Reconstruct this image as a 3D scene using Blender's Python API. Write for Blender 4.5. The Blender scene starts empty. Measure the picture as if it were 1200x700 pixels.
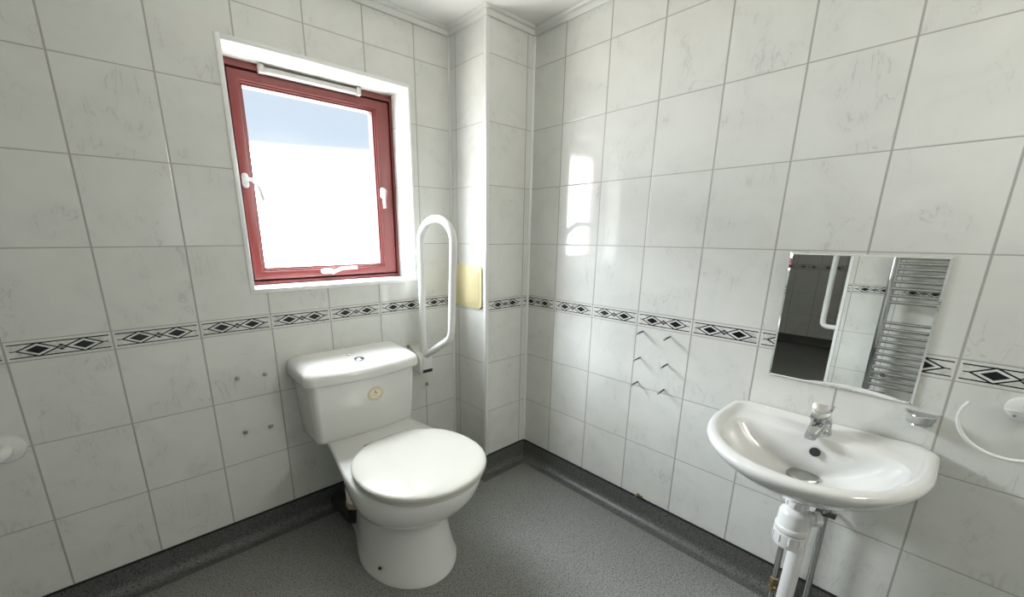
import bpy, bmesh, math, random
from mathutils import Vector, Matrix
PI = math.pi
scene = bpy.context.scene
COL = scene.collection
random.seed(7)

# ------------------------------------------------------------------ room numbers (metres)
A0, TWA = 0.45637, 0.222444         # window wall: first vertical joint from the corner, tile width
B0, TWB = 0.430643, 0.213902        # basin wall
C1, C2 = 0.277853, 0.254531         # pipe boxing in the corner
TH = 0.25                           # tile height
Z_BAND0, Z_BAND1 = 0.84107, 0.89834
Z_SK = 0.10                         # top of the coved skirting
Z_CEIL = 2.052
X_NIB, Y_NIB = -2.0, -1.19          # outer corner seen in the mirror
X_FAR, Y_BACK = -4.2, -2.6
WIN = (-1.166, -0.490, 0.990, 1.785)  # x0, x1, z0, z1 of the window opening

# ------------------------------------------------------------------ helpers
def tag(o, label=None, cat=None, group=None, kind=None):
    if label: o['label'] = label
    if cat: o['category'] = cat
    if group: o['group'] = group
    if kind: o['kind'] = kind
    return o

def thing(name, label, cat, loc=(0, 0, 0), group=None):
    o = bpy.data.objects.new(name, None)
    o.empty_display_size = 0.05
    COL.objects.link(o)
    o.location = loc
    return tag(o, label, cat, group)

def obj(name, bm, mat, parent=None, smooth=True, sharp=40):
    me = bpy.data.meshes.new(name)
    bmesh.ops.recalc_face_normals(bm, faces=bm.faces)
    bm.to_mesh(me); bm.free()
    if smooth:
        for p in me.polygons: p.use_smooth = True
        me.set_sharp_from_angle(angle=math.radians(sharp))
    o = bpy.data.objects.new(name, me)
    COL.objects.link(o)
    if mat: me.materials.append(mat)
    if parent:
        o.parent = parent
        # vertices are written in world space: bring them into the parent's frame
        root = parent; off = Vector(parent.location)
        while root.parent:
            root = root.parent; off += Vector(root.location)
        me.transform(Matrix.Translation(-off))
    return o

def box(bm, x0, x1, y0, y1, z0, z1, bev=0.0, seg=2):
    r = bmesh.ops.create_cube(bm, size=1.0)
    vs = r['verts']
    for v in vs:
        v.co = Vector(((x0 + x1) / 2 + v.co.x * (x1 - x0), (y0 + y1) / 2 + v.co.y * (y1 - y0), (z0 + z1) / 2 + v.co.z * (z1 - z0)))
    if bev > 0:
        es = set()
        for v in vs:
            for e in v.link_edges: es.add(e)
        bmesh.ops.bevel(bm, geom=list(es), offset=bev, segments=seg, affect='EDGES', profile=0.5)

def bmbox(*a, **k):
    bm = bmesh.new(); box(bm, *a, **k); return bm

def loft(bm, rings, cap0=True, cap1=True, closed=True):
    rows = [[bm.verts.new(p) for p in r] for r in rings]
    n = len(rows[0])
    for a, b in zip(rows[:-1], rows[1:]):
        for i in range(n if closed else n - 1):
            j = (i + 1) % n
            bm.faces.new((a[i], a[j], b[j], b[i]))
    if cap0: bm.faces.new(rows[0][::-1])
    if cap1: bm.faces.new(rows[-1])
    return rows

def frame_of(d):
    d = d.normalized()
    u = d.cross(Vector((0, 0, 1)))
    if u.length < 1e-4: u = d.cross(Vector((0, 1, 0)))
    u.normalize()
    return u, d.cross(u).normalized()

def tube(bm, pts, r, n=20, cap=True):
    pts = [Vector(p) for p in pts]
    rad = r if isinstance(r, (list, tuple)) else [r] * len(pts)
    rings = []; u = None
    for i, p in enumerate(pts):
        d = (pts[min(i + 1, len(pts) - 1)] - pts[max(i - 1, 0)]).normalized()
        if u is None: u, w = frame_of(d)
        else:
            u = (u - d * u.dot(d)).normalized(); w = d.cross(u).normalized()
        rings.append([p + u * (rad[i] * math.cos(t)) + w * (rad[i] * math.sin(t)) for t in (2 * PI * k / n for k in range(n))])
    loft(bm, rings, cap, cap)

def lathe(bm, prof, origin, axis=(0, 0, 1), n=40):
    """prof: list of (radius, distance along the axis)"""
    o = Vector(origin); d = Vector(axis).normalized(); u, w = frame_of(d)
    rings = []
    for r, h in prof:
        r = max(r, 1e-5)
        rings.append([o + d * h + u * (r * math.cos(t)) + w * (r * math.sin(t)) for t in (2 * PI * k / n for k in range(n))])
    loft(bm, rings, True, True)

def rounded_path(pts, rad, seg=8):
    """polyline with its inner corners rounded off"""
    pts = [Vector(p) for p in pts]; out = [pts[0]]
    for a, b, c, r in zip(pts[:-2], pts[1:-1], pts[2:], rad):
        d1 = (a - b).normalized(); d2 = (c - b).normalized()
        ang = d1.angle(d2); t = r / math.tan(ang / 2)
        p1 = b + d1 * t; p2 = b + d2 * t
        cen = b + (d1 + d2).normalized() * (r / math.sin(ang / 2))
        v1 = p1 - cen; v2 = p2 - cen; th = v1.angle(v2)
        for k in range(seg + 1):
            s = k / seg
            out.append(cen + (v1 * math.sin((1 - s) * th) + v2 * math.sin(s * th)) / math.sin(th))
    out.append(pts[-1])
    return out

def prism(bm, outline, ax, a0, a1, bev=0.0):
    """outline in the two remaining axes (in order), extruded along ax from a0 to a1"""
    def P(p, h):
        return {'x': (h, p[0], p[1]), 'y': (p[0], h, p[1]), 'z': (p[0], p[1], h)}[ax]
    rows = loft(bm, [[P(p, a0) for p in outline], [P(p, a1) for p in outline]])
    if bev > 0:
        es = []
        for row in rows:
            for i, v in enumerate(row):
                e = bm.edges.get((v, row[(i + 1) % len(row)]))
                if e: es.append(e)
        bmesh.ops.bevel(bm, geom=es, offset=bev, segments=3, affect='EDGES', profile=0.5)

def rrect(x0, x1, y0, y1, r, seg=6):
    out = []
    for cx, cy, a in ((x1 - r, y1 - r, 0), (x0 + r, y1 - r, PI / 2), (x0 + r, y0 + r, PI), (x1 - r, y0 + r, 1.5 * PI)):
        for k in range(seg + 1):
            t = a + k / seg * PI / 2
            out.append((cx + r * math.cos(t), cy + r * math.sin(t)))
    return out

# ------------------------------------------------------------------ node helpers
class N:
    """a float socket inside a node tree with arithmetic on it"""
    def __init__(s, nt, sock): s.nt, s.s = nt, sock
    def op(s, o, b=None, c=None, clamp=False):
        n = s.nt.nodes.new('ShaderNodeMath'); n.operation = o; n.use_clamp = clamp
        for i, v in enumerate((s, b, c)):
            if v is None: continue
            if isinstance(v, N): s.nt.links.new(v.s, n.inputs[i])
            else: n.inputs[i].default_value = v
        return N(s.nt, n.outputs[0])
    def __add__(s, b): return s.op('ADD', b)
    def __sub__(s, b): return s.op('SUBTRACT', b)
    def __mul__(s, b): return s.op('MULTIPLY', b)
    def __truediv__(s, b): return s.op('DIVIDE', b)
    def abs(s): return s.op('ABSOLUTE')
    def fract(s): return s.op('FRACT')
    def lt(s, b): return s.op('LESS_THAN', b)
    def gt(s, b): return s.op('GREATER_THAN', b)
    def max(s, b): return s.op('MAXIMUM', b)
    def min(s, b): return s.op('MINIMUM', b)
    def inv(s): return s.op('MULTIPLY_ADD', -1.0, 1.0)
    def ramp(s, a, b):   # 0 at a, 1 at b
        n = s.nt.nodes.new('ShaderNodeMapRange'); n.clamp = True
        s.nt.links.new(s.s, n.inputs[0]); n.inputs[1].default_value = a; n.inputs[2].default_value = b
        return N(s.nt, n.outputs[0])

def mixc(nt, f, a, b):
    n = nt.nodes.new('ShaderNodeMix'); n.data_type = 'RGBA'
    nt.links.new(f.s, n.inputs[0])
    for i, v in ((6, a), (7, b)):
        if isinstance(v, (tuple, list)): n.inputs[i].default_value = (*v[:3], 1)
        else: nt.links.new(v, n.inputs[i])
    return n.outputs[2]

def new_mat(name, col=(.8, .8, .8), rough=.5, metal=0.0, **kw):
    m = bpy.data.materials.new(name); m.use_nodes = True
    b = m.node_tree.nodes['Principled BSDF']
    b.inputs['Base Color'].default_value = (*col, 1)
    b.inputs['Roughness'].default_value = rough
    b.inputs['Metallic'].default_value = metal
    for k, v in kw.items(): b.inputs[k].default_value = v
    return m

def noise(nt, vec, scale, detail=3, rough=.5, dist=0.0):
    n = nt.nodes.new('ShaderNodeTexNoise')
    n.inputs['Scale'].default_value = scale; n.inputs['Detail'].default_value = detail
    n.inputs['Roughness'].default_value = rough; n.inputs['Distortion'].default_value = dist
    if vec is not None: nt.links.new(vec, n.inputs['Vector'])
    return N(nt, n.outputs['Fac'])

def subtle(m, scale=30, amt=.03, bump=0.0):
    """slight unevenness of tone, so no surface is perfectly flat"""
    nt = m.node_tree; b = nt.nodes['Principled BSDF']
    g = nt.nodes.new('ShaderNodeTexCoord')
    f = noise(nt, g.outputs['Object'], scale, 3)
    c = b.inputs['Base Color'].default_value[:3]
    o = mixc(nt, f, tuple(max(0, x * (1 - amt)) for x in c), tuple(min(1, x * (1 + amt)) for x in c))
    nt.links.new(o, b.inputs['Base Color'])
    if bump:
        bn = nt.nodes.new('ShaderNodeBump'); bn.inputs['Strength'].default_value = bump; bn.inputs['Distance'].default_value = .001
        nt.links.new(f.s, bn.inputs['Height']); nt.links.new(bn.outputs[0], b.inputs['Normal'])
    return m

TILE = (0.70, 0.705, 0.668)
GROUT = (0.37, 0.355, 0.33)
def tile_mat(name, axis, first, width, dark_mul=1.0):
    """glazed marbled tiles in a grid with a patterned border row; axis = the horizontal axis of the wall"""
    m = new_mat(name, rough=.07)
    nt = m.node_tree; b = nt.nodes['Principled BSDF']
    geo = nt.nodes.new('ShaderNodeNewGeometry')
    sp = nt.nodes.new('ShaderNodeSeparateXYZ'); nt.links.new(geo.outputs['Position'], sp.inputs[0])
    U = N(nt, sp.outputs[axis]); Z = N(nt, sp.outputs['Z'])
    uu = (U - first) / width
    ui = uu.op('FLOOR'); uf = uu - ui
    ud = uf.min(uf.inv()) * width                       # distance to a vertical joint
    above = Z.gt((Z_BAND0 + Z_BAND1) / 2)
    zz = (Z - Z_BAND1) / TH * above + (Z - Z_BAND0) / TH * above.inv()
    zi = zz.op('FLOOR'); zf = zz - zi
    zd = zf.min(zf.inv()) * TH
    inband = Z.gt(Z_BAND0) * Z.lt(Z_BAND1)
    zd = zd * inband.inv() + inband * (Z - Z_BAND0).min((Z * -1.0) + Z_BAND1)
    gv = ud.ramp(.0033, .0016)
    gh = zd.ramp(.0021, .0010)
    grout = gv.max(gh)
    # marbling, different in every tile
    cmb = nt.nodes.new('ShaderNodeCombineXYZ')
    nt.links.new((U + ui * 3.71).s, cmb.inputs[0]); nt.links.new((Z + zi * 5.13).s, cmb.inputs[1]); nt.links.new((ui * 1.37 + zi * 2.9).s, cmb.inputs[2])
    vec = cmb.outputs[0]
    n1 = noise(nt, vec, 7, 4, .6, .6)
    mp = nt.nodes.new('ShaderNodeMapping'); mp.inputs['Rotation'].default_value = (0, 0, .55); mp.inputs['Scale'].default_value = (1.0, .33, 1)
    nt.links.new(vec, mp.inputs[0])
    n2 = noise(nt, mp.outputs[0], 11, 5, .6, 1.4)
    vein = (n2 - .5).abs().ramp(.014, 0.0) * n1.ramp(.5, .62)
    cl = mixc(nt, n1.ramp(.35, .75), TILE, tuple(c * .91 for c in TILE))
    cl = mixc(nt, vein * .42, cl, (.36, .36, .36))
    # the border: black lines, two diamonds and a small lozenge between them
    v = (Z - Z_BAND0) / (Z_BAND1 - Z_BAND0)
    vc = (v - .5).abs()
    sx = (uf - .5).abs()                                # mirror symmetric tile
    D = (sx - .215).abs() / .185 + vc / .335
    d2 = sx / .062 + vc / .17
    line = (vc - .325).abs().lt(.028) * sx.lt(.47)
    ring = (D - 1.0).abs().lt(.105)
    core = D.lt(.60)
    small = d2.lt(1.0) * vc.gt(.045)
    mid = vc.lt(.024) * (D.gt(1.0)) * sx.lt(.455)
    black = line.max(ring).max(core).max(small).max(mid) * inband
    n3 = noise(nt, vec, 45, 4, .65)
    bandbg = mixc(nt, n3.ramp(.42, .7), (.70, .69, .66), (.40, .39, .37))
    onstrip = inband * (vc.lt(.31) * sx.lt(.47) * D.gt(1.0)) * d2.gt(1.15)
    cl = mixc(nt, onstrip * .75, cl, bandbg)
    cl = mixc(nt, black, cl, (.012, .011, .016))
    wide = inband * sx.gt(.488)
    cl = mixc(nt, wide * .35, cl, GROUT)
    cl = mixc(nt, grout, cl, GROUT)
    nt.links.new(cl, b.inputs['Base Color'])
    nt.links.new((grout * .5 + .07).s, b.inputs['Roughness'])
    h = (ud.ramp(.0012, .0036).min(zd.ramp(.0008, .003))) * 1.0 + (vein * .10) + n1 * .03 + noise(nt, vec, 30, 3, .55, .8).ramp(.55, .72) * n1.ramp(.45, .6) * .06
    bn = nt.nodes.new('ShaderNodeBump'); bn.inputs['Strength'].default_value = .40; bn.inputs['Distance'].default_value = .0010
    nt.links.new(h.s, bn.inputs['Height']); nt.links.new(bn.outputs[0], b.inputs['Normal'])
    b.inputs['IOR'].default_value = 1.52
    return m

M = {}
M['tileA'] = tile_mat('wall_tiles_window', 'X', -A0, TWA)
M['tileB'] = tile_mat('wall_tiles_basin', 'Y', -B0, TWB)
M['tileC'] = tile_mat('boxing_tiles_side', 'Y', -.0465, .2239)
M['tileD'] = tile_mat('boxing_tiles_front', 'X', -.0415, .2239)
M['tileR'] = tile_mat('reveal_tiles', 'Y', .30, .25)
M['white_paint'] = subtle(new_mat('ceiling_paint', (.80, .79, .755), .7), 90, .02, .15)
M['coving'] = subtle(new_mat('coving_plastic', (.68, .68, .645), .35), 20, .02)
M['trim'] = subtle(new_mat('white_plastic_trim', (.80, .81, .79), .18), 20, .02)
M['metal_trim'] = subtle(new_mat('satin_trim', (.72, .72, .71), .3, .25), 60, .04)
M['sill'] = subtle(new_mat('white_sill', (.82, .82, .80), .25), 12, .02)
M['ceramic'] = subtle(new_mat('white_ceramic', (.70, .70, .67), .08, **{'Coat Weight': .3, 'Coat Roughness': .03}), 8, .01)
M['basin'] = subtle(new_mat('basin_ceramic', (.60, .60, .58), .08, **{'Coat Weight': .3, 'Coat Roughness': .03}), 8, .01)
M['lid'] = subtle(new_mat('cream_seat_plastic', (.50, .487, .44), .14), 8, .01)
M['plastic'] = subtle(new_mat('white_pipe_plastic', (.74, .74, .72), .3), 20, .02)
M['rail'] = subtle(new_mat('white_coated_tube', (.72, .72, .70), .22), 20, .015)
M['handle'] = subtle(new_mat('satin_white_metal', (.44, .44, .43), .35, .1), 40, .03)
M['vent'] = subtle(new_mat('pale_grey_vent', (.40, .40, .385), .4), 40, .03)
M['off_white'] = subtle(new_mat('off_white_bracket', (.68, .68, .63), .35), 20, .03)
M['rad_chrome'] = subtle(new_mat('radiator_chrome', (.55, .555, .55), .08, 1.0), 20, .03)
M['button_chrome'] = subtle(new_mat('button_chrome', (.30, .30, .30), .15, 1.0), 60, .1)
M['tap_chrome'] = subtle(new_mat('tap_chrome', (.60, .61, .62), .07, 1.0), 20, .02)
M['chrome'] = subtle(new_mat('chrome', (.82, .83, .84), .06, 1.0), 20, .02)
M['copper_chrome'] = subtle(new_mat('chromed_pipe', (.50, .50, .48), .22, 1.0), 60, .12)
M['brass'] = subtle(new_mat('aged_brass', (.30, .235, .14), .35, 1.0), 60, .2)
M['screw'] = subtle(new_mat('grey_steel', (.42, .41, .39), .3, 1.0), 90, .15)
M['dark_steel'] = subtle(new_mat('dark_steel', (.10, .095, .09), .4, .8), 90, .2)
M['mirror'] = new_mat('silvered_glass', (.90, .92, .90), .0, 1.0)
M['mirror_back'] = subtle(new_mat('mirror_backing', (.18, .19, .18), .4), 30, .05)
M['yellow'] = subtle(new_mat('yellowed_plastic', (.66, .58, .33), .4), 14, .04)
M['gold_print'] = subtle(new_mat('gold_print', (.36, .25, .09), .4), 90, .15)
M['badge'] = subtle(new_mat('cream_sticker', (.74, .68, .52), .45), 60, .06)
M['black'] = subtle(new_mat('black_gap', (.012, .012, .012), .5), 60, .1)
M['rubber'] = subtle(new_mat('brown_seal', (.36, .27, .17), .6), 60, .15)
M['dusty_chrome'] = subtle(new_mat('dull_waste_chrome', (.45, .45, .43), .28, .9), 90, .1)
M['smoked'] = subtle(new_mat('grey_dish', (.42, .43, .42), .2, .1), 60, .08)

def wood_mat():
    m = new_mat('red_brown_stained_wood', rough=.28)
    nt = m.node_tree; b = nt.nodes['Principled BSDF']
    tc = nt.nodes.new('ShaderNodeTexCoord')
    mp = nt.nodes.new('ShaderNodeMapping'); mp.inputs['Scale'].default_value = (60, 60, 3)
    nt.links.new(tc.outputs['Object'], mp.inputs[0])
    f = noise(nt, mp.outputs[0], 1, 4, .6, .5)
    nt.links.new(mixc(nt, f, (.135, .021, .021), (.19, .034, .030)), b.inputs['Base Color'])
    return m
M['wood'] = wood_mat()
M['gap_shade'] = subtle(new_mat('frame_gap_shade', (.02, .012, .012), .6), 60, .1)  # near-black colour paints the shade in the gap round the sash

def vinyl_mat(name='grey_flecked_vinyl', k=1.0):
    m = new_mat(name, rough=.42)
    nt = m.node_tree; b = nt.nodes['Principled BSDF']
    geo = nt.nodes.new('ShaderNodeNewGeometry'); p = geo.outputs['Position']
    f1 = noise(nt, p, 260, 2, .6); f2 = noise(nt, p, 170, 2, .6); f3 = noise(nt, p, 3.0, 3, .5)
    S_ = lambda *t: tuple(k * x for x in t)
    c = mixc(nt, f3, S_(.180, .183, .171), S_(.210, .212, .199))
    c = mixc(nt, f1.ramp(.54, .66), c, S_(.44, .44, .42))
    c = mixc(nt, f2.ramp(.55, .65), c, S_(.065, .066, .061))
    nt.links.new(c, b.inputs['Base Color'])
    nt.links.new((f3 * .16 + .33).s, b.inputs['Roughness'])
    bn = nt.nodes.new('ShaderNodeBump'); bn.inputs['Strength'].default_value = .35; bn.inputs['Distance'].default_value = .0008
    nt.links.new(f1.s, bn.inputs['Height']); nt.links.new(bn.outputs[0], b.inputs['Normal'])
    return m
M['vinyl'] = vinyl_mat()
M['vinyl_shaded'] = vinyl_mat('shaded_flecked_vinyl', .48)  # floor vinyl darkened: the shade on the skirting is put into its colour

def glass_mat():
    m = new_mat('window_glass', (1, 1, 1), 0.0, **{'Transmission Weight': 1.0, 'IOR': 1.0})
    nt = m.node_tree
    b = nt.nodes['Principled BSDF']; out = nt.nodes['Material Output']
    tr = nt.nodes.new('ShaderNodeBsdfTransparent'); gl = nt.nodes.new('ShaderNodeBsdfGlossy'); gl.inputs['Roughness'].default_value = 0.02
    fr = nt.nodes.new('ShaderNodeFresnel'); fr.inputs[0].default_value = 1.45
    mx = nt.nodes.new('ShaderNodeMixShader')
    gg = nt.nodes.new('ShaderNodeNewGeometry'); ff = N(nt, fr.outputs[0]) * N(nt, gg.outputs['Backfacing']).inv(); nt.links.new(ff.s, mx.inputs[0]); nt.links.new(tr.outputs[0], mx.inputs[1]); nt.links.new(gl.outputs[0], mx.inputs[2])
    nt.links.new(mx.outputs[0], out.inputs[0]); nt.nodes.remove(b)
    return m
M['glass'] = glass_mat()

# ------------------------------------------------------------------ the room shell
def struct(name, bm, mat, smooth=False):
    return tag(obj(name, bm, mat, smooth=smooth), kind='structure')

T = .16
x0, x1, z0, z1 = WIN
bm = bmesh.new()
for a in ((X_FAR - T, x0, 0, T, 0, Z_CEIL), (x1, T, 0, T, 0, Z_CEIL), (x0, x1, 0, T, 0, z0), (x0, x1, 0, T, z1, Z_CEIL)):
    box(bm, *a)
wl = struct('wall_left', bm, M['tileA'])
struct('wall_right', bmbox(0, T, Y_BACK - T, 0, 0, Z_CEIL), M['tileB'])
struct('wall_back', bmbox(X_NIB - .0, 0, Y_BACK - T, Y_BACK, 0, Z_CEIL), M['tileA'])
bm = bmbox(X_NIB - T, X_NIB, Y_BACK, Y_NIB, 0, Z_CEIL)
struct('wall_opposite', bm, tile_mat('wall_tiles_opposite', 'Y', -1.442, TWB))
struct('wall_recess', bmbox(X_FAR - T, X_NIB - T, Y_NIB - T, Y_NIB, 0, Z_CEIL), M['tileA'])
struct('wall_far', bmbox(X_FAR - T, X_FAR, Y_NIB, 0, 0, Z_CEIL), M['tileB'])
struct('floor', bmbox(X_FAR - T, T, Y_BACK - T, T, -.08, 0), M['vinyl'])
struct('ceiling', bmbox(X_FAR - T, T, Y_BACK - T, T, Z_CEIL, Z_CEIL + .08), M['white_paint'])
# pipe boxing: an L of two tiled faces
bm = bmbox(-C1, -C1 + .02, -C2, 0, 0, Z_CEIL)
o = struct('wall_boxing', bm, M['tileC'])
bm = bmbox(-C1 + .02, 0, -C2, -C2 + .02, 0, Z_CEIL)
struct('wall_boxing_front', bm, M['tileD'])

# coved vinyl skirting: profile swept along the wall feet (d = distance from wall)
def cove_profile():
    pr = [(.0005, Z_SK), (.004, Z_SK)]
    r = .036
    pr.append((.004, r + .004))
    for k in range(1, 9):
        t = PI / 2 * k / 8
        pr.append((.004 + r - r * math.cos(t), .004 + r - r * math.sin(t) - .003))
    pr.append((.004 + r + .006, .0004)); pr.append((.004 + r + .016, .0001))
    return pr
def sweep(pts, prof, inside):
    """sweep a (distance, height) profile along a polyline in plan, mitred; inside = +1/-1 for the room side"""
    bm = bmesh.new(); rings = []
    n = len(pts)
    for i in range(n):
        p = Vector((*pts[i], 0))
        nrm = []
        for a, b in ((i - 1, i), (i, i + 1)):
            if a < 0 or b >= n: continue
            d = (Vector((*pts[b], 0)) - Vector((*pts[a], 0))).normalized()
            nrm.append(Vector((-d.y, d.x, 0)) * inside)
        if len(nrm) == 1: m = nrm[0]
        else:
            m = (nrm[0] + nrm[1]).normalized(); m = m / m.dot(nrm[0])
        rings.append([p + m * d + Vector((0, 0, h)) for d, h in prof])
    for a, b in zip(rings[:-1], rings[1:]):
        pass
    loft(bm, rings, False, False, closed=False)
    return bm
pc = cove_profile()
struct('baseboard_left', sweep([(X_FAR, 0), (-C1, 0)], pc, -1), M['vinyl_shaded'], True)
struct('baseboard_boxing', sweep([(-C1, 0), (-C1, -C2), (0, -C2)], pc, -1), M['vinyl_shaded'], True)
struct('baseboard_right', sweep([(0, -C2), (0, Y_BACK)], pc, -1), M['vinyl_shaded'], True)
struct('baseboard_opposite', sweep([(X_NIB, Y_BACK), (X_NIB, Y_NIB), (X_FAR, Y_NIB), (X_FAR, 0)], pc, -1), M['vinyl_shaded'], True)

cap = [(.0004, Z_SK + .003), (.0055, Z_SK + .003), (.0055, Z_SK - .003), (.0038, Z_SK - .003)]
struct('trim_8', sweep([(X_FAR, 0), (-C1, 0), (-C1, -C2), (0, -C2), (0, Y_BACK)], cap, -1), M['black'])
# plastic coving under the ceiling
cv = [(.0005, Z_CEIL - .030), (.010, Z_CEIL - .030), (.012, Z_CEIL - .026), (.013, Z_CEIL - .012), (.020, Z_CEIL - .010), (.024, Z_CEIL - .006), (.026, Z_CEIL - .0005)]
path = [(X_FAR, 0), (-C1, 0), (-C1, -C2), (0, -C2), (0, Y_BACK), (X_NIB, Y_BACK), (X_NIB, Y_NIB), (X_FAR, Y_NIB), (X_FAR, 0)]
struct('trim_1', sweep(path, cv, -1), M['coving'], True)
# corner beads
def bead(name, x, y, r, mat, z0=Z_SK, z1=Z_CEIL - .028):
    bm = bmesh.new(); lathe(bm, [(r, z0), (r, z1)], (x, y, 0), n=16)
    struct(name, bm, mat, True)
bead('trim_2', -C1 - .001, -.001, .007, M['trim'])
bead('trim_3', -.001, -C2 - .001, .007, M['trim'])
def corner_trim(name, cx, cy, sx, sy, mat):
    w, t = .014, .0032
    out = [(0, 0), (w * sx, 0), (w * sx, -t * sy), (-t * sx * .4, -t * sy), (-t * sx, -t * sy * .4), (-t * sx, w * sy), (0, w * sy)]
    bm = bmesh.new(); prism(bm, [(cx + p[0], cy + p[1]) for p in out], 'z', Z_SK, Z_CEIL - .028)
    struct(name, bm, mat)
corner_trim('trim_4', -C1, -C2, 1, 1, M['metal_trim'])
corner_trim('trim_5', X_NIB, Y_NIB, -1, -1, M['trim'])

# ------------------------------------------------------------------ window
x0, x1, z0, z1 = WIN
DF = .140                                             # depth of the frame's inner face
bm = bmesh.new()                                      # reveal lining: right, left, head
for a in ((x1 - .004, x1 - .0005, .0, .155, z0, z1), (x0 + .0005, x0 + .004, .0, .155, z0, z1), (x0, x1, .0, .155, z1 - .004, z1 - .0005)):
    box(bm, *a)
struct('trim_6', bm, M['tileR'])
bm = bmesh.new()                                      # plastic angle round the opening
w = .0125
for a in ((x0 - w, x0 + .003, -.003, .012, z0 - w, z1 + w), (x1 - .003, x1 + w * .5, -.003, .012, z0 - w, z1 + w * .8), (x0 + .003, x1 - .003, -.003, .012, z1 - .003, z1 + w)):
    box(bm, *a, bev=.0012, seg=2)
struct('trim_7', bm, M['trim'], True)
struct('window_sill', bmbox(x0 - w + .002, x1 + w * .5, -.004, .155, z0 - w, z0 + .004, bev=.002), M['sill'], True)

win = thing('window_1', None, None, ((x0 + x1) / 2, DF, z0)); win['kind'] = 'structure'
def ring_frame(bm, xa, xb, za, zb, wl, wr, wb, wt, ya, yb, bev):
    """four mitred-looking members as one frame"""
    o = [(xa, za), (xb, za), (xb, zb), (xa, zb)]
    i = [(xa + wl, za + wb), (xb - wr, za + wb), (xb - wr, zb - wt), (xa + wl, zb - wt)]
    V = {}
    for nm, pts in (('o', o), ('i', i)):
        for yy in (ya, yb):
            V[nm, yy] = [bm.verts.new((p[0], yy, p[1])) for p in pts]
    es = []
    for k in range(4):
        j = (k + 1) % 4
        bm.faces.new((V['o', ya][k], V['o', ya][j], V['i', ya][j], V['i', ya][k]))
        bm.faces.new((V['o', yb][k], V['i', yb][k], V['i', yb][j], V['o', yb][j]))
        bm.faces.new((V['o', ya][k], V['o', yb][k], V['o', yb][j], V['o', ya][j]))
        bm.faces.new((V['i', ya][k], V['i', ya][j], V['i', yb][j], V['i', yb][k]))
    bm.edges.ensure_lookup_table()
    for nm in 'oi':
        for k in range(4):
            es.append(bm.edges.get((V[nm, ya][k], V[nm, ya][(k + 1) % 4])))
    bmesh.ops.bevel(bm, geom=es, offset=bev, segments=3, affect='EDGES', profile=.5)
fx0, fx1, fz0, fz1 = x0 + .004, x1 - .004, z0 + .004, z1 - .004
bm = bmesh.new()
ring_frame(bm, fx0, fx1, fz0, fz1, .027, .011, .013, .023, DF, DF + .07, .003)
obj('window_frame', bm, M['wood'], win)
sx0, sx1, sz0, sz1 = fx0 + .033, fx1 - .0175, fz0 + .019, fz1 - .030
bm = bmesh.new()
ring_frame(bm, fx0 + .024, fx1 - .008, fz0 + .010, fz1 - .020, .02, .02, .02, .02, DF + .035, DF + .06, .001)
obj('rebate', bm, M['gap_shade'], win)
gx0, gx1, gz0, gz1 = -1.0845, -.584, 1.0565, 1.707
bm = bmesh.new()
ring_frame(bm, sx0, sx1, sz0, sz1, gx0 - sx0 - .012, sx1 - gx1 - .012, gz0 - sz0 - .012, sz1 - gz1 - .012, DF + .002, DF + .055, .003)
sash = obj('sash', bm, M['wood'], win)
bm = bmesh.new()                                      # glazing bead steps
ring_frame(bm, gx0 - .0125, gx1 + .0125, gz0 - .0125, gz1 + .0125, .0075, .0075, .0075, .0075, DF + .008, DF + .05, .002)
ring_frame(bm, gx0 - .0055, gx1 + .0055, gz0 - .0055, gz1 + .0055, .0075, .0075, .0075, .0075, DF + .014, DF + .05, .002)
obj('glazing_bead', bm, M['wood'], sash)
obj('pane', bmbox(gx0 - .004, gx1 + .004, DF + .028, DF + .034, gz0 - .004, gz1 + .004), M['glass'], sash, smooth=False)

def handle(cx, cz, pts, plate_h, horiz=False, label=None):
    """white casement lever: rounded backplate with a boss and a swan-necked lever"""
    y = DF + .002
    bm = bmesh.new()
    a, b = (plate_h, .011) if horiz else (.011, plate_h)
    prism(bm, rrect(cx - a, cx + a, cz - b, cz + b, .0105), 'y', y, y - .010, bev=.003)
    h = obj('handle', bm, M['handle'], sash)
    bm = bmesh.new()
    lathe(bm, [(.0095, 0), (.0095, .012), (.007, .017)], (pts[0][0], y - .010, pts[0][1]), (0, -1, 0), n=20)
    P = [(p[0], y - .018 - p[2], p[1]) for p in pts]
    tube(bm, rounded_path(P, [.008] * (len(P) - 2), 5), .0068, n=14)
    obj('lever', bm, M['handle'], h)
    if label: h['label'] = label
    return h
handle(-1.1165, 1.380, [(-1.1165, 1.386, 0), (-1.098, 1.380, .012), (-1.083, 1.356, .028), (-1.074, 1.306, .034)], .026, label='white lever handle turned inwards, on the left stile')
handle(-.5615, 1.372, [(-.5615, 1.380, 0), (-.566, 1.366, .010), (-.571, 1.345, .014), (-.571, 1.305, .016)], .024, label='white lever handle hanging straight, on the right stile')
handle(-.848, 1.0345, [(-.826, 1.031, 0), (-.815, 1.036, .012), (-.795, 1.046, .022), (-.728, 1.047, .026)], .026, True, label='white lever handle lying sideways, on the bottom rail')
# trickle vent on the head of the frame
bm = bmesh.new()
prism(bm, [(DF - .020, z1 - .014), (DF - .004, z1 - .0095), (DF + .0, z1 - .006), (DF, z1 - .034), (DF - .016, z1 - .034), (DF - .022, z1 - .030)], 'x', -1.012, -.665)
vent = obj('trickle_vent', bm, M['vent'], win)
for a in (-1.030, -.665):
    bm = bmbox(a, a + .020, DF - .025, DF, z1 - .036, z1 - .0065, bev=.003)
    e = obj('end_cap', bm, M['handle'], vent); e['label'] = 'grey end cap'

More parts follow.
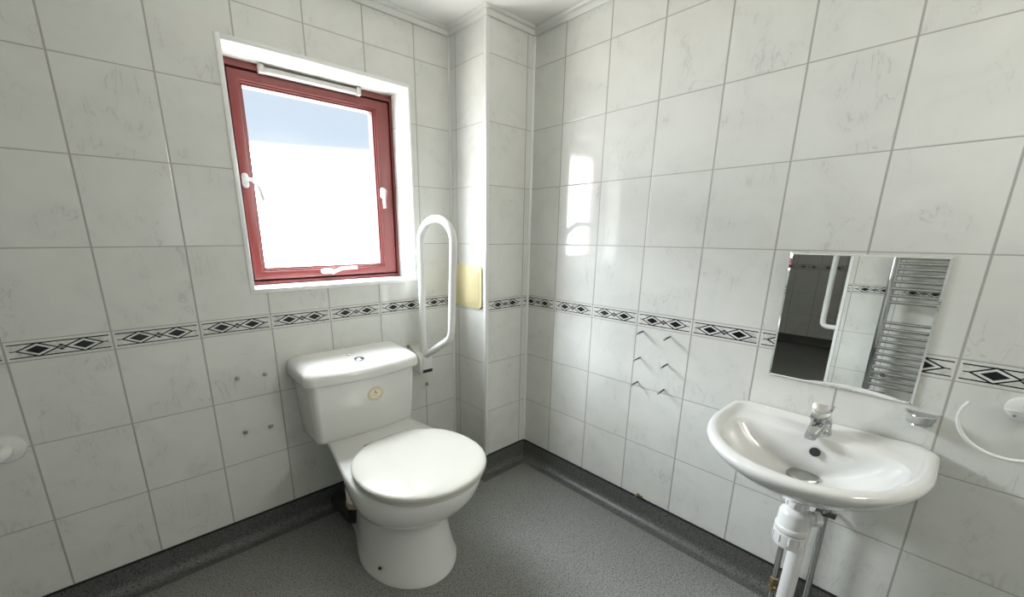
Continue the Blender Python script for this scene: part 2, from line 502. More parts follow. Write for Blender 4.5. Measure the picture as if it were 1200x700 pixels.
# ------------------------------------------------------------------ toilet
XT = -.847
def sp(v, n): return math.copysign(abs(v) ** (2.0 / n), v)
def pan_ring(z, hw, yf, yc, hwb, yb, x=XT, N_=48, ys=None, nf=2.0):
    """closed outline: elliptical front, sides easing to a narrower square-ended rear"""
    half = []
    nfq = N_ // 2
    for k in range(nfq + 1):                        # front centre -> widest point
        t = PI / 2 * k / nfq
        half.append((hw * sp(math.sin(t), nf), yc - (yc - yf) * sp(math.cos(t), nf)))
    m = 14; r = min(.02, hwb * .5); ye = yb - r
    for k in range(1, m + 1):
        s = k / m; e = s * s * (3 - 2 * s)
        half.append((hw + (hwb - hw) * e, yc + (ye - yc) * s))
    for k in range(1, 6):
        t = PI / 2 * k / 5
        half.append((hwb - r + r * math.cos(t), ye + r * math.sin(t)))
    pts = [(x + a, b, z) for a, b in half] + [(x - a, b, z) for a, b in half[::-1][:-1]]
    return pts
toilet = thing('toilet', 'white close-coupled toilet with closed round lid under the window', 'toilet', (XT, -.45, 0))
rings = [pan_ring(*a) for a in (
    (.001, .176, -.668, -.44, .110, -.14), (.010, .176, -.668, -.44, .110, -.14), (.022, .170, -.663, -.44, .108, -.14),
    (.070, .160, -.652, -.44, .104, -.13), (.130, .150, -.636, -.44, .100, -.12), (.185, .146, -.628, -.45, .098, -.11),
    (.222, .150, -.634, -.46, .100, -.10), (.245, .163, -.655, -.48, .104, -.08), (.262, .180, -.683, -.50, .108, -.07), (.285, .200, -.716, -.52, .114, -.06),
    (.312, .214, -.743, -.53, .124, -.05), (.345, .223, -.764, -.54, .140, -.04), (.378, .227, -.776, -.545, .158, -.03),
    (.398, .227, -.779, -.545, .166, -.025), (.408, .224, -.775, -.545, .165, -.025), (.412, .216, -.765, -.54, .160, -.028))]
bm = bmesh.new(); loft(bm, rings)
obj('pan', bm, M['ceramic'], toilet, sharp=60)
bm = bmesh.new()
for dx, dz in ((-.138, 0), ):
    lathe(bm, [(.006, 0), (.006, .004), (.004, .006)], (XT - .155, -.53, .055), (-.9, -.45, 0), n=12)
obj('fixing_hole', bm, M['black'], toilet)
seat_o = dict(yc=-.565, hwb=.120, yb=-.338)
def slab(z_list, insets, hw, yf, yc, hwb, yb, nf=2.0, x=XT):
    return [pan_ring(z, hw - i, yf + i, yc, hwb - i, yb - i, x=x, nf=nf) for z, i in zip(z_list, insets)]
def lid_ring(z, ins, hw, yf, yb, x=XT, n=72):
    yc = (yf + yb) / 2 - .01; pts = []
    for k in range(n):
        t = 2 * PI * k / n; c, s_ = math.cos(t), math.sin(t)
        L = (yb - ins - yc) if s_ > 0 else (yc - yf - ins)
        pts.append((x + (hw - ins) * sp(c, 2.05 if s_ < 0 else 2.2), yc + L * sp(s_, 2.0 if s_ < 0 else 2.35), z))
    return pts
def disc(zi, hw, yf, yb): return [lid_ring(z, i, hw, yf, yb) for z, i in zi]
bm = bmesh.new(); loft(bm, disc([(.413, .008), (.415, .003), (.418, .001), (.424, .001), (.426, .004)], .2195, -.794, -.350))
obj('seat', bm, M['lid'], toilet, sharp=60)
bm = bmesh.new(); loft(bm, disc([(.4275, .006), (.429, .002), (.432, .0), (.439, .0), (.442, .0015), (.4445, .005), (.4465, .012), (.448, .03), (.449, .06), (.4495, .11)], .2225, -.800, -.345))
obj('toilet_lid', bm, M['lid'], toilet, sharp=60)
bm = bmesh.new()
for s in (-1, 1):
    bm = bmesh.new()
    lathe(bm, [(.008, 0), (.008, .04), (.006, .043)], (XT + s * .075 - .020, -.338, .424), (1, 0, 0), n=16)
    box(bm, XT + s * .075 - .010, XT + s * .075 + .010, -.348, -.325, .411, .424, bev=.003)
    obj('hinge', bm, M['lid'], toilet)

def cis_ring(z, hw, yf, yb, bow, r, n=12, x=XT - .008, rb=.012):
    pts = []
    m = 20
    def yfront(xx): return yf - bow * (1 - (xx / hw) ** 2)
    # back-left corner -> front -> back-right
    half = []
    half.append((hw - rb, yb))
    for k in range(1, 5):
        t = PI / 2 * k / 4
        half.append((hw - rb + rb * math.sin(t), yb - rb + rb * math.cos(t)))
    yfc = yfront(hw - r)
    for k in range(n + 1):
        t = PI / 2 * k / n
        half.append((hw - r + r * math.cos(t), yfc + r - r * math.sin(t)))
    for k in range(1, m + 1):
        xx = (hw - r) * (1 - k / m)
        half.append((xx, yfront(xx)))
    pts = [(x + a, b, z) for a, b in half] + [(x - a, b, z) for a, b in half[::-1][1:]]
    return pts
XC = XT - .008
bm = bmesh.new()
CB = [(.404, .190, -.172, -.03, .010, .022), (.406, .200, -.188, -.022, .014, .026), (.412, .2065, -.1945, -.016, .016, .028), (.425, .209, -.197, -.012, .017, .029),
      (.55, .216, -.200, -.010, .022, .031), (.652, .2215, -.202, -.008, .026, .033)]
loft(bm, [cis_ring(z, hw, yf, yb, bow, r) for z, hw, yf, yb, bow, r in CB])
def cis_front(xx, z): return -.2005 - .001 * (z - .55) / .1 - .0225 * (1 - ((xx - XC) / .217) ** 2)
cis = obj('cistern', bm, M['ceramic'], toilet, sharp=60)
bm = bmesh.new()
L = [(.6495, .222, -.200, .030, .03), (.6495, .2340, -.2120, .0345, .036), (.6515, .2370, -.2145, .035, .038), (.660, .2380, -.2165, .036, .040), (.676, .2380, -.2160, .036, .040), (.686, .2365, -.2145, .036, .040), (.6945, .2310, -.209, .034, .040),
     (.701, .222, -.200, .031, .040), (.7050, .209, -.188, .028, .038), (.7068, .196, -.176, .024, .036), (.7075, .186, -.166, .020, .034), (.708, .10, -.11, .01, .03)]
loft(bm, [cis_ring(z + .012 * 0, hw, yf, -.003 - (.0 if i < 7 else .003 * (i - 6)), bow, r) for i, (z, hw, yf, bow, r) in enumerate(L)])
bm.transform(Matrix.Translation((0, 0, 0)))
for v in bm.verts:                                   # the top falls slightly towards the front
    if v.co.z > .66: v.co.z += (v.co.y + .20) * .085 * min(1, (v.co.z - .66) / .03)
lid = obj('cistern_lid', bm, M['ceramic'], toilet, sharp=60)
bm = bmesh.new()
lathe(bm, [(.0195, -.004), (.0195, .004), (.0165, .0055), (.0135, .0050), (.0135, .0065), (.011, .0078), (.0, .008)], (-.866, -.170, .7105), (0, -.05, 1), n=28)
obj('flush_button', bm, M['button_chrome'], lid)
bm = bmesh.new()
lathe(bm, [(.0105, -.004), (.0105, .003), (.008, .005), (.0, .0055)], (-.878, -.102, .7165), (0, -.05, 1), n=24)
obj('blanking_cap', bm, M['screw'], lid)
# oval sticker on the cistern front
def oval(rx, rz, cx, cz, y, n=40): return [(cx + rx * math.cos(2 * PI * k / n), y, cz + rz * math.sin(2 * PI * k / n)) for k in range(n)]
BX, BZ = -.832, .574
def onf(px, pz, lift): return (BX + px, cis_front(BX + px, BZ + pz) - lift, BZ + pz)
def ovl(rx, rz, lift, n=48): return [onf(rx * math.cos(2 * PI * k / n), rz * math.sin(2 * PI * k / n), lift) for k in range(n)]
bm = bmesh.new(); loft(bm, [ovl(.0335, .0285, -.001), ovl(.0335, .0285, .0012), ovl(.0325, .0275, .0016), ovl(.016, .013, .0016), ovl(.002, .002, .0016)])
bdg = obj('sticker', bm, M['badge'], cis, sharp=80); bdg['label'] = 'oval cream sticker'
bm = bmesh.new()
for a, b in (((.0325, .0275), (.0308, .0258)), ((.0262, .0216), (.0250, .0205))):
    loft(bm, [ovl(*a, .0018), ovl(*b, .0018)], False, False)
# emblem: a small standing figure with a foot line
for pts in ([(-.004, .013), (.005, .014), (.003, .011), (.001, .009), (.0035, .003), (.010, .001), (.010, -.001), (-.002, .0015), (-.005, .004), (-.002, .008)],
            [(-.012, -.002), (-.004, -.003), (-.004, -.0055), (-.012, -.004)], [(-.001, -.008), (.003, -.007), (.003, -.0115), (-.001, -.012)]):
    bm.faces.new([bm.verts.new(onf(px, pz, .0019)) for px, pz in pts])
obj('emblem', bm, M['gold_print'], bdg, smooth=False)
# outlet behind the pan
bm = bmesh.new()
tube(bm, rounded_path([(-.90, -.235, .285), (-.957, -.235, .285), (-.957, -.235, .150)], [.03], 8), .033, n=24)
wp = obj('waste_connector', bm, M['plastic'], toilet)
bm = bmesh.new(); lathe(bm, [(.0355, .128), (.0365, .132), (.0365, .148), (.0355, .152)], (-.957, -.235, .0), n=24)
o = obj('seal_ring', bm, M['rubber'], wp); o['label'] = 'brown seal ring'
bm = bmesh.new(); tube(bm, rounded_path([(-.957, -.235, .130), (-.957, -.235, .060), (-.957, -.042, .060)], [.045], 8), .034, n=24)
o = obj('soil_pipe', bm, M['black'], wp); o['label'] = 'black soil pipe'

# ------------------------------------------------------------------ drop-down rail by the toilet
XR = -.5005
rail = thing('drop_down_rail', 'white hinged support rail folded upright beside the cistern', 'support rail', (XR, -.01, .44))
bm = bmesh.new()
prism(bm, rrect(-.566, -.442, .440, .690, .012), 'y', -.0005, -.006, bev=.0015)
pl = obj('wall_plate', bm, M['off_white'], rail)
for sx_, sz_ in ((-.551, .675), (-.455, .675), (-.455, .462)):
    bm = bmesh.new(); lathe(bm, [(.0095, 0), (.0095, .003), (.007, .006), (.0, .0065)], (sx_, -.006, sz_), (0, -1, 0), n=18)
    o = obj('screw', bm, M['screw'], pl); o['label'] = 'grey screw head'
# hinge housing: two cheeks and a curved cover
bm = bmesh.new()
side = [(-.006, .672), (-.020, .668), (-.050, .655), (-.078, .640), (-.090, .622), (-.090, .560), (-.084, .552), (-.006, .552)]
prism(bm, side, 'x', XR - .040, XR + .028, bev=.002)
hg = obj('hinge_housing', bm, M['off_white'], rail)
bm = bmbox(XR - .026, XR + .026, -.092, -.089, .556, .571)
obj('slot', bm, M['black'], hg, smooth=False)
bm = bmbox(XR - .026, XR + .026, -.0925, -.089, .572, .634, bev=.001)
obj('front_cover', bm, M['rail'], hg)
bm = bmesh.new()
TOP = 1.158; RR = .122
pts = [(XR, -.060, .62), (XR, -.062, .70), (XR, -.070, TOP)]
cy_ = -.070 - RR
for k in range(1, 24):
    t = PI * k / 24
    pts.append((XR, cy_ + RR * math.cos(t), TOP + RR * .78 * math.sin(t)))
low = rounded_path([(XR, -.070 - 2 * RR, TOP), (XR, -.288, .760), (XR, -.070, .632)], [.07], 10)
pts += low
bm = bmesh.new(); tube(bm, pts, .0155, n=22)
obj('rail_loop', bm, M['rail'], rail, sharp=80)

# ------------------------------------------------------------------ yellowed cover plate on the boxing
pt = thing('wall_mounted_plate', 'yellowed blank plastic plate with rounded corners on the corner boxing', 'plate', (-C1, -.13, .95))
bm = bmesh.new()
prism(bm, rrect(-.2300, -.0300, .852, 1.052, .020), 'x', -C1 - .0005, -C1 - .007, bev=.002)
obj('base', bm, M['yellow'], pt)
bm = bmesh.new()
prism(bm, rrect(-.2130, -.0470, .872, 1.034, .008), 'x', -C1 - .007, -C1 - .0088, bev=.001)
obj('raised_panel', bm, M['yellow'], pt)

# ------------------------------------------------------------------ capped bolts left on the window wall
for i, (bx_, bz_, lb) in enumerate(((-1.2606, .6761, 'grey nut on a bolt stub, upper left of four on the window wall'), (-1.1687, .6721, 'grey nut on a bolt stub, upper right of four beside the cistern'),
                       (-1.2621, .4607, 'grey ring nut, lower left of four on the window wall'), (-1.1732, .459, 'grey ring nut, lower right of four beside the cistern'))):
    t = thing('wall_bolt', lb, 'bolt', (bx_, 0, bz_), 'bolt stubs left on the window wall')
    bm = bmesh.new(); lathe(bm, [(.0085, .0005), (.0085, .003), (.0065, .004), (.0062, .009), (.004, .009)], (bx_, 0, bz_), (0, -1, 0), n=6 if i < 2 else 20)
    obj('nut', bm, M['screw'], t, sharp=30)
    bm = bmesh.new(); lathe(bm, [(.0035, .003), (.0035, .013 if i < 2 else .007), (.0, .014 if i < 2 else .0075)], (bx_, 0, bz_), (0, -1, 0), n=12)
    obj('stub', bm, M['dark_steel'] if i > 1 else M['screw'], t)

# ------------------------------------------------------------------ screw hooks on the basin wall
HK = [(-.8867, .8218, 'upper left'), (-.9974, .8208, 'upper right'), (-.8852, .7138, 'middle left'), (-.9985, .7123, 'middle right'), (-.8848, .6098, 'lower left'), (-.9971, .6074, 'lower right')]
for y, z, w_ in HK:
    t = thing('screw', 'bare dark screw sticking out of the tiles, %s of six below the border' % w_, 'screw', (0, y, z), 'six bare screws on the basin wall')
    bm = bmesh.new(); L_ = .042
    prof = [(.0034, -.0005)]
    for k in range(1, 13):
        h = L_ * k / 13; prof.append((.0034 if k % 2 else .0025, h))
    prof += [(.0034, L_ - .002), (.0038, L_)]
    lathe(bm, prof, (0, y, z), (-1, .0, -.09), n=10)
    obj('shank', bm, M['dark_steel'], t)
    bm = bmesh.new(); lathe(bm, [(.0038, L_), (.0046, L_ + .001), (.0046, L_ + .004), (.002, L_ + .006)], (0, y, z), (-1, .0, -.09), n=10)
    obj('tip', bm, M['screw'], t)

# bent clip sticking out above the skirting
t = thing('pipe_clip', 'small bent brass clip poking out above the skirting on the basin wall', 'clip', (0, -.94, .1))
bm = bmesh.new()
tube(bm, rounded_path([(-.001, -.955, .104), (-.022, -.948, .128), (-.028, -.944, .118), (-.028, -.938, .104)], [.004, .004], 4), .004, n=8)
obj('hook', bm, M['brass'], t)
bm = bmesh.new(); lathe(bm, [(.007, 0), (.007, .003), (.004, .005)], (0, -.955, .1055), (-1, 0, 0), n=12)
obj('base', bm, M['brass'], t)

# ------------------------------------------------------------------ wash basin
YB = -1.490
def basin_ring(z, hw, d0, d1, ds, n=2.2, rc=.03, nb=10, ns=8, nf=20, y=None, dip=0.0):
    """straight back at depth d0, sides to depth ds, curved front to d1"""
    y = YB if y is None else y
    half = []
    rc = min(rc, hw * .6)
    for k in range(nb): half.append(((hw - rc) * k / (nb - 1), d0))
    for k in range(1, 7):
        t = PI / 2 * k / 6
        half.append((hw - rc + rc * math.sin(t), d0 + rc - rc * math.cos(t)))
    for k in range(1, ns + 1): half.append((hw, d0 + rc + (ds - d0 - rc) * k / ns))
    for k in range(1, nf + 1):
        t = PI / 2 * k / nf
        half.append((hw * sp(math.cos(t), n) if k < nf else 0, ds + (d1 - ds) * sp(math.sin(t), n)))
    # world: x = -d ; lateral -> y
    pts = [(-d, y - a, z) for a, d in half] + [(-d, y + a, z) for a, d in half[::-1][1:-1]]
    return pts
basin = thing('wash_basin', 'white wall-hung wash basin with a curved front below the mirror', 'wash basin', (0, YB, .47))
R = [(.492, .036, .115, .195, .150, 2.0), (.494, .060, .07, .235, .150, 2.0), (.503, .100, .004, .262, .150, 2.0), (.530, .142, .003, .315, .155, 2.0), (.566, .186, .003, .380, .16, 2.0), (.602, .217, .003, .434, .16, 2.02),
     (.622, .232, .003, .460, .16, 2.03), (.636, .2395, .003, .470, .16, 2.05), (.645, .2415, .003, .472, .16, 2.06), (.652, .2385, .003, .467, .16, 2.06), (.6555, .232, .004, .458, .16, 2.06), (.6560, .225, .010, .448, .16, 2.06),
     (.6550, .2185, .021, .439, .16, 2.06), (.6520, .2150, .026, .434, .16, 2.06), (.6470, .2110, .031, .429, .16, 2.06), (.6445, .2050, .060, .422, .17, 2.06), (.6435, .2000, .117, .416, .19, 2.06), (.6415, .1975, .1205, .412, .195, 2.06), (.628, .188, .127, .399, .20, 2.06),
     (.600, .166, .133, .368, .20, 2.05), (.568, .130, .136, .320, .20, 2.03), (.545, .090, .135, .268, .19, 2.0), (.534, .055, .133, .220, .175, 2.0), (.528, .032, .130, .187, .158, 2.0)]
bm = bmesh.new()
loft(bm, [basin_ring(z, hw, d0, d1, ds, n, rc=.045 if i < 14 else .06) for i, (z, hw, d0, d1, ds, n) in enumerate(R)])
obj('bowl', bm, M['basin'], basin, sharp=70)
XW = -.156
bm = bmesh.new()
lathe(bm, [(.038, -.004), (.038, .003), (.035, .006), (.027, .0055), (.024, .007), (.0, .009)], (XW, YB, .531), n=32)
obj('waste_plug', bm, M['dusty_chrome'], basin)
bm = bmesh.new()
lathe(bm, [(.0125, 0), (.0125, .003)], (-.1365, YB - .012, .604), (-.93, 0, .37), n=24)
obj('overflow_hole', bm, M['black'], basin)

# mixer tap
tap = thing('mixer_tap', 'chrome single-lever mixer tap on the back ledge of the basin', 'tap', (-.085, YB - .012, .645))
TX, TY = -.080, YB - .004
bm = bmesh.new()
lathe(bm, [(.0280, -.003), (.0280, .003), (.0262, .006), (.0252, .018), (.0238, .036), (.0215, .044), (.0, .047)], (TX, TY, .646), n=32)
obj('body', bm, M['tap_chrome'], tap)
def rr_ring(c, ax_u, ax_v, hu, hv, n=24, e=3.0):
    c = Vector(c); u = Vector(ax_u).normalized(); v = Vector(ax_v).normalized()
    return [c + u * (hu * sp(math.cos(2 * PI * k / n), e)) + v * (hv * sp(math.sin(2 * PI * k / n), e)) for k in range(n)]
bm = bmesh.new()
S = [((TX + .004, TY, .670), .0210, .0185), ((TX - .020, TY + .002, .667), .0195, .0165), ((TX - .045, TY + .004, .662), .0170, .0135), ((TX - .066, TY + .006, .656), .0150, .0115), ((TX - .076, TY + .0065, .653), .0135, .0095)]
loft(bm, [rr_ring(c, (0, 1, 0), (.25, 0, 1), hu, hv) for c, hu, hv in S])
lathe(bm, [(.0105, 0), (.0105, .010), (.008, .011)], (TX - .066, TY + .006, .652), (-.15, 0, -1), n=20)
obj('spout', bm, M['tap_chrome'], tap)
# lever: a flared, slightly dished paddle rising towards the wall
bm = bmesh.new()
top, bot = [], []
NU, NVV = 14, 10
prof_l = []
for i in range(NU + 1):
    s = i / NU                                       # 0 front .. 1 upturned back edge
    xx = TX - .034 + .056 * s
    zz = .690 + .004 * s + .026 * s ** 2.4
    hw = .0175 + .0085 * s ** 1.5 - .0012 * max(0, s - .9) / .1
    prof_l.append((xx, zz, hw))
gt, gb = [], []
for xx, zz, hw in prof_l:
    rt, rb_ = [], []
    for j in range(NVV + 1):
        q = -1 + 2 * j / NVV
        dish = .0045 * q * q
        bowq = -.006 * q * q * ((xx - TX + .034) / .062)
        rt.append(bm.verts.new((xx + bowq, TY + .005 + q * hw, zz + dish)))
        rb_.append(bm.verts.new((xx + bowq + .002, TY + .005 + q * hw * .94, zz + dish - .007)))
    gt.append(rt); gb.append(rb_)
for i in range(NU):
    for j in range(NVV):
        bm.faces.new((gt[i][j], gt[i][j + 1], gt[i + 1][j + 1], gt[i + 1][j]))
        bm.faces.new((gb[i][j], gb[i + 1][j], gb[i + 1][j + 1], gb[i][j + 1]))
    bm.faces.new((gt[i][0], gt[i + 1][0], gb[i + 1][0], gb[i][0])); bm.faces.new((gt[i][NVV], gb[i][NVV], gb[i + 1][NVV], gt[i + 1][NVV]))
for i in (0, NU):
    for j in range(NVV): bm.faces.new((gt[i][j], gb[i][j], gb[i][j + 1], gt[i][j + 1]))
obj('lever', bm, M['tap_chrome'], tap, sharp=50)

# bottle trap
trap = thing('bottle_trap', 'white plastic bottle trap and waste pipe under the basin', 'trap', (XW, YB, .0))
bm = bmesh.new(); lathe(bm, [(.030, .494), (.030, .488), (.024, .486), (.024, .452), (.020, .450)], (XW, YB, 0), n=32)
o = obj('waste_flange', bm, M['copper_chrome'], trap); o['label'] = 'chrome flange'
bm = bmesh.new(); lathe(bm, [(.022, .455), (.026, .453), (.026, .436), (.022, .434)], (XW, YB, 0), n=32)
for k in range(8):
    t = 2 * PI * k / 8; c, s = math.cos(t), math.sin(t)
    box(bm, XW + c * .026 - .0025, XW + c * .026 + .0025, YB + s * .026 - .0025, YB + s * .026 + .0025, .437, .452, bev=.001)
obj('top_nut', bm, M['plastic'], trap)
bm = bmesh.new(); lathe(bm, [(.021, .438), (.021, .428), (.027, .424), (.034, .418), (.0365, .412), (.038, .372), (.0405, .370), (.0415, .366), (.0415, .355), (.039, .352)], (XW, YB, 0), n=40)
obj('upper_body', bm, M['plastic'], trap)
bm = bmesh.new(); lathe(bm, [(.0385, .352), (.041, .350), (.0395, .312), (.037, .306), (.030, .303), (.0, .302)], (XW, YB, 0), n=40)
for k in range(10):
    t = 2 * PI * k / 10 + .2; c, s = math.cos(t), math.sin(t)
    lathe(bm, [(.0030, .322), (.0030, .346), (.001, .347)], (XW + c * .0405, YB + s * .0405, 0), n=8)
obj('bottle_cup', bm, M['plastic'], trap)
bm = bmesh.new(); lathe(bm, [(.0395, .3515), (.0395, .3535)], (XW, YB, 0), n=40)
o = obj('seal_line', bm, M['rubber'], trap); o['label'] = 'thin brown seal'
XP, YP = -.120, YB - .009
bm = bmesh.new()
lathe(bm, [(.017, 0), (.017, .022), (.021, .023), (.021, .040), (.018, .041)], (XW + .02, YB - .02, .395), (.6, -.75, 0), n=28)
obj('outlet_nut', bm, M['plastic'], trap)
bm = bmesh.new(); tube(bm, rounded_path([(XW + .03, YB - .03, .395), (XP, YP - .012, .395), (XP, YP - .004, .001)], [.012], 6), .0205, n=28)
obj('waste_pipe', bm, M['plastic'], trap)

# supply pipes
def supply(y, x, label, ztop, valve):
    t = thing('supply_pipe', label, 'pipe', (x, y, 0), 'basin supply pipes')
    bm = bmesh.new(); tube(bm, [(x, y, .001), (x, y, ztop)], .0085, n=18)
    p = obj('pipe', bm, M['copper_chrome'], t)
    if valve:
        bm = bmesh.new(); lathe(bm, [(.010, .04), (.0135, .042), (.0135, .056), (.010, .058), (.010, .072), (.0135, .074), (.0135, .090), (.010, .092)], (x, y, 0), n=6)
        lathe(bm, [(.006, 0), (.006, .018), (.002, .019)], (x, y, .066), (-1, 0, 0), n=12)
        o = obj('valve', bm, M['brass'], t, sharp=30); o['label'] = 'brass isolating valve'
    else:
        bm = bmesh.new(); lathe(bm, [(.009, .395), (.0125, .397), (.0125, .450), (.018, .455), (.018, .500)], (x, y, 0), n=20)
        o = obj('tail_nut', bm, M['copper_chrome'], t)
        bm = bmesh.new(); tube(bm, [(x + .045, y, .385), (x - .014, y, .385)], .004, n=10)
        box(bm, x - .014, x + .014, y - .0245, y + .0245, .3825, .3875, bev=.001)
        o = obj('clip', bm, M['dark_steel'], t); o['label'] = 'dark pipe clip'
supply(YB + .030, -.045, 'chromed supply pipe with brass valve near the floor, left of the waste pipe', .49, True)
supply(-1.546, -.045, 'grey metal supply pipe with dark clip, right of the waste pipe', .49, False)

# ------------------------------------------------------------------ mirror
mir = thing('mirror', 'frameless rectangular mirror on the tiles above the wash basin', 'mirror', (0, -1.49, .953))
y0_, y1_, zz0, zz1 = -1.6570, -1.3300, .7615, 1.1415
obj('backing', bmbox(-.004, -.0005, y0_ + .002, y1_ - .002, zz0 + .002, zz1 - .002), M['mirror_back'], mir, smooth=False)
bm = bmesh.new()
bv = .005
loft(bm, [[(-.004, a, b) for a, b in ((y0_, zz0), (y1_, zz0), (y1_, zz1), (y0_, zz1))],
          [(-.006, a, b) for a, b in ((y0_, zz0), (y1_, zz0), (y1_, zz1), (y0_, zz1))],
          [(-.008, a, b) for a, b in ((y0_ + bv, zz0 + bv), (y1_ - bv, zz0 + bv), (y1_ - bv, zz1 - bv), (y0_ + bv, zz1 - bv))]])
obj('mirror_glass', bm, M['mirror'], mir, smooth=False)

# ------------------------------------------------------------------ soap dish
sd = thing('wall_mounted_soap_dish', 'small half-round chrome and glass soap dish beside the mirror', 'soap dish', (0, -1.678, .735))
SY, SW, SD_, SZ = -1.678, .0305, .052, .745
def dish_ring(z, w, d, d0=.0005, n=16, cy=SY):
    pts = []
    for k in range(n + 1):
        t = PI * k / n
        pts.append((-d0 - d * math.sin(t), cy + w * math.cos(t), z))
    return pts
bm = bmesh.new()
loft(bm, [dish_ring(SZ - .034, SW * .45, SD_ * .45), dish_ring(SZ - .030, SW * .68, SD_ * .66), dish_ring(SZ - .018, SW * .90, SD_ * .88), dish_ring(SZ, SW, SD_), dish_ring(SZ, SW - .003, SD_ - .007, .004),
          dish_ring(SZ - .014, SW * .84, SD_ * .76, .004), dish_ring(SZ - .024, SW * .6, SD_ * .5, .004)])
obj('bowl', bm, M['smoked'], sd, sharp=60)
bm = bmesh.new()
tube(bm, dish_ring(SZ + .001, SW + .001, SD_ + .001), .0022, n=8)
tube(bm, dish_ring(SZ - .027, SW * .80, SD_ * .78), .0022, n=8)
obj('rim', bm, M['chrome'], sd)

# ------------------------------------------------------------------ towel ring
tr = thing('hanging_towel_ring', 'white plastic open towel ring on the tiles, right of the soap dish', 'towel ring', (0, -1.83, .80))
PY_, PZ_ = -1.832, .804
bm = bmesh.new()
lathe(bm, [(.030, .0005), (.030, .004), (.028, .009), (.020, .013), (.0, .0145)], (0, PY_, PZ_), (-1, 0, 0), n=36)
pl = obj('wall_plate', bm, M['rail'], tr)
bm = bmesh.new(); prism(bm, [(PY_ - .006, PZ_ + .004), (PY_ + .004, PZ_ + .009), (PY_ - .002, PZ_ + .016)], 'x', -.0135, -.016)
o = obj('pointer', bm, M['black'], pl, smooth=False); o['label'] = 'black pointed mark'
bm = bmesh.new(); box(bm, -.0165, -.010, PY_ - .026, PY_ + .0285, PZ_ - .0055, PZ_ - .004)
obj('groove', bm, M['off_white'], pl, smooth=False)
bm = bmesh.new(); lathe(bm, [(.003, .010), (.003, .0165), (.001, .017)], (0, PY_ + .012, PZ_ - .016), (-1, 0, 0), n=12)
obj('screw', bm, M['screw'], pl)
bm = bmesh.new()
pts = []
cy2, cz2 = -1.822, .769
for k in range(41):
    t = math.radians(22 + (338 - 22) * k / 40 + 0)
    # starts at the upper left end, runs down and round to the right
    a = math.radians(158) + math.radians(250) * k / 40
    rr = .0815
    pts.append((-.040, cy2 - rr * math.cos(a), cz2 + rr * math.sin(a)))
pts = []
for k in range(41):
    a = math.radians(28) - math.radians(262) * k / 40      # measured from +y, clockwise as seen from the room
    pts.append((-.040, cy2 + .084 * math.cos(a), cz2 + .080 * math.sin(a)))
last = pts[-1]
pts += [(-.034, last[1] + .010, last[2] + .008), (-.014, PY_ - .012, PZ_ + .006)]
tube(bm, pts, [.0042] * len(pts), n=12)
obj('ring', bm, M['rail'], tr, sharp=80)

# ------------------------------------------------------------------ grab rail on the window wall (left edge of the frame)
def grab(name, label, cat, p_end, p_other, wall_n, stand=.065):
    t = thing(name, label, cat, p_end)
    a, b, n = Vector(p_end), Vector(p_other), Vector(wall_n)
    for p in (a, b):
        bm = bmesh.new(); lathe(bm, [(.041, .0005), (.041, .004), (.038, .008), (.024, .011), (.018, .013)], p, n, n=32)
        obj('flange', bm, M['rail'], t)
    bm = bmesh.new(); tube(bm, rounded_path([a + n * .004, a + n * stand, b + n * stand, b + n * .004], [.035, .035], 8), .0165, n=22)
    obj('bar', bm, M['rail'], t, sharp=80)
grab('grab_rail', 'white horizontal grab rail with round flange at the left edge, on the window wall', 'grab rail', (-1.840, 0, .598), (-2.40, 0, .598), (0, -1, 0))
grab('grab_rail', 'white upright grab rail seen in the mirror, beside the far tiled corner', 'grab rail', (-2.12, Y_NIB, .585), (-2.12, Y_NIB, 1.25), (0, 1, 0), .095)

# ------------------------------------------------------------------ towel radiator (seen in the mirror)
rad = thing('towel_radiator', 'chrome ladder towel radiator seen in the mirror on the opposite wall', 'radiator', (X_NIB, -1.65, .25))
XRD = X_NIB + .075
for yy in (-1.408, -1.890):
    bm = bmesh.new(); prism(bm, rrect(XRD - .018, XRD + .018, yy - .019, yy + .019, .014), 'z', .262, 1.19, bev=.003)
    obj('upright', bm, M['rad_chrome'], rad)
    bm = bmesh.new(); tube(bm, [(XRD, yy, .34), (X_NIB + .001, yy, .34)], .009, n=14); lathe(bm, [(.018, 0.0005), (.018, .006)], (X_NIB, yy, .34), (1, 0, 0), n=20)
    obj('wall_bracket', bm, M['rad_chrome'], rad)
    bm = bmesh.new(); tube(bm, [(XRD, yy, .27), (XRD, yy, .235), (XRD, yy, .001)], [.010, .008, .008], n=14)
    lathe(bm, [(.014, .225), (.014, .262)], (XRD, yy, 0), n=6)
    obj('feed_pipe', bm, M['rad_chrome'], rad)
for zb in (1.172, 1.139, 1.106, 1.072, 1.040, 1.008, .974, .936, .894, .852, .814, .690, .651, .613, .574, .534, .494, .454, .415, .377, .339, .300):
    bm = bmesh.new()
    pts = [(XRD + .008 + .010 * math.sin(PI * k / 12), -1.408 - .482 * k / 12, zb) for k in range(13)]
    tube(bm, pts, .0098, n=14)
    obj('bar', bm, M['rad_chrome'], rad)
bm = bmesh.new(); lathe(bm, [(.011, 0), (.014, .004), (.014, .07), (.011, .074)], (XRD, -1.425, .244), (0, -1, 0), n=20)
o = obj('valve', bm, M['rad_chrome'], rad)
bm = bmesh.new(); lathe(bm, [(.018, 0), (.018, .012), (.010, .02)], (XRD + .028, -1.475, .378), (1, 0, 0), n=20)
obj('clamp_knob', bm, M['rad_chrome'], rad)

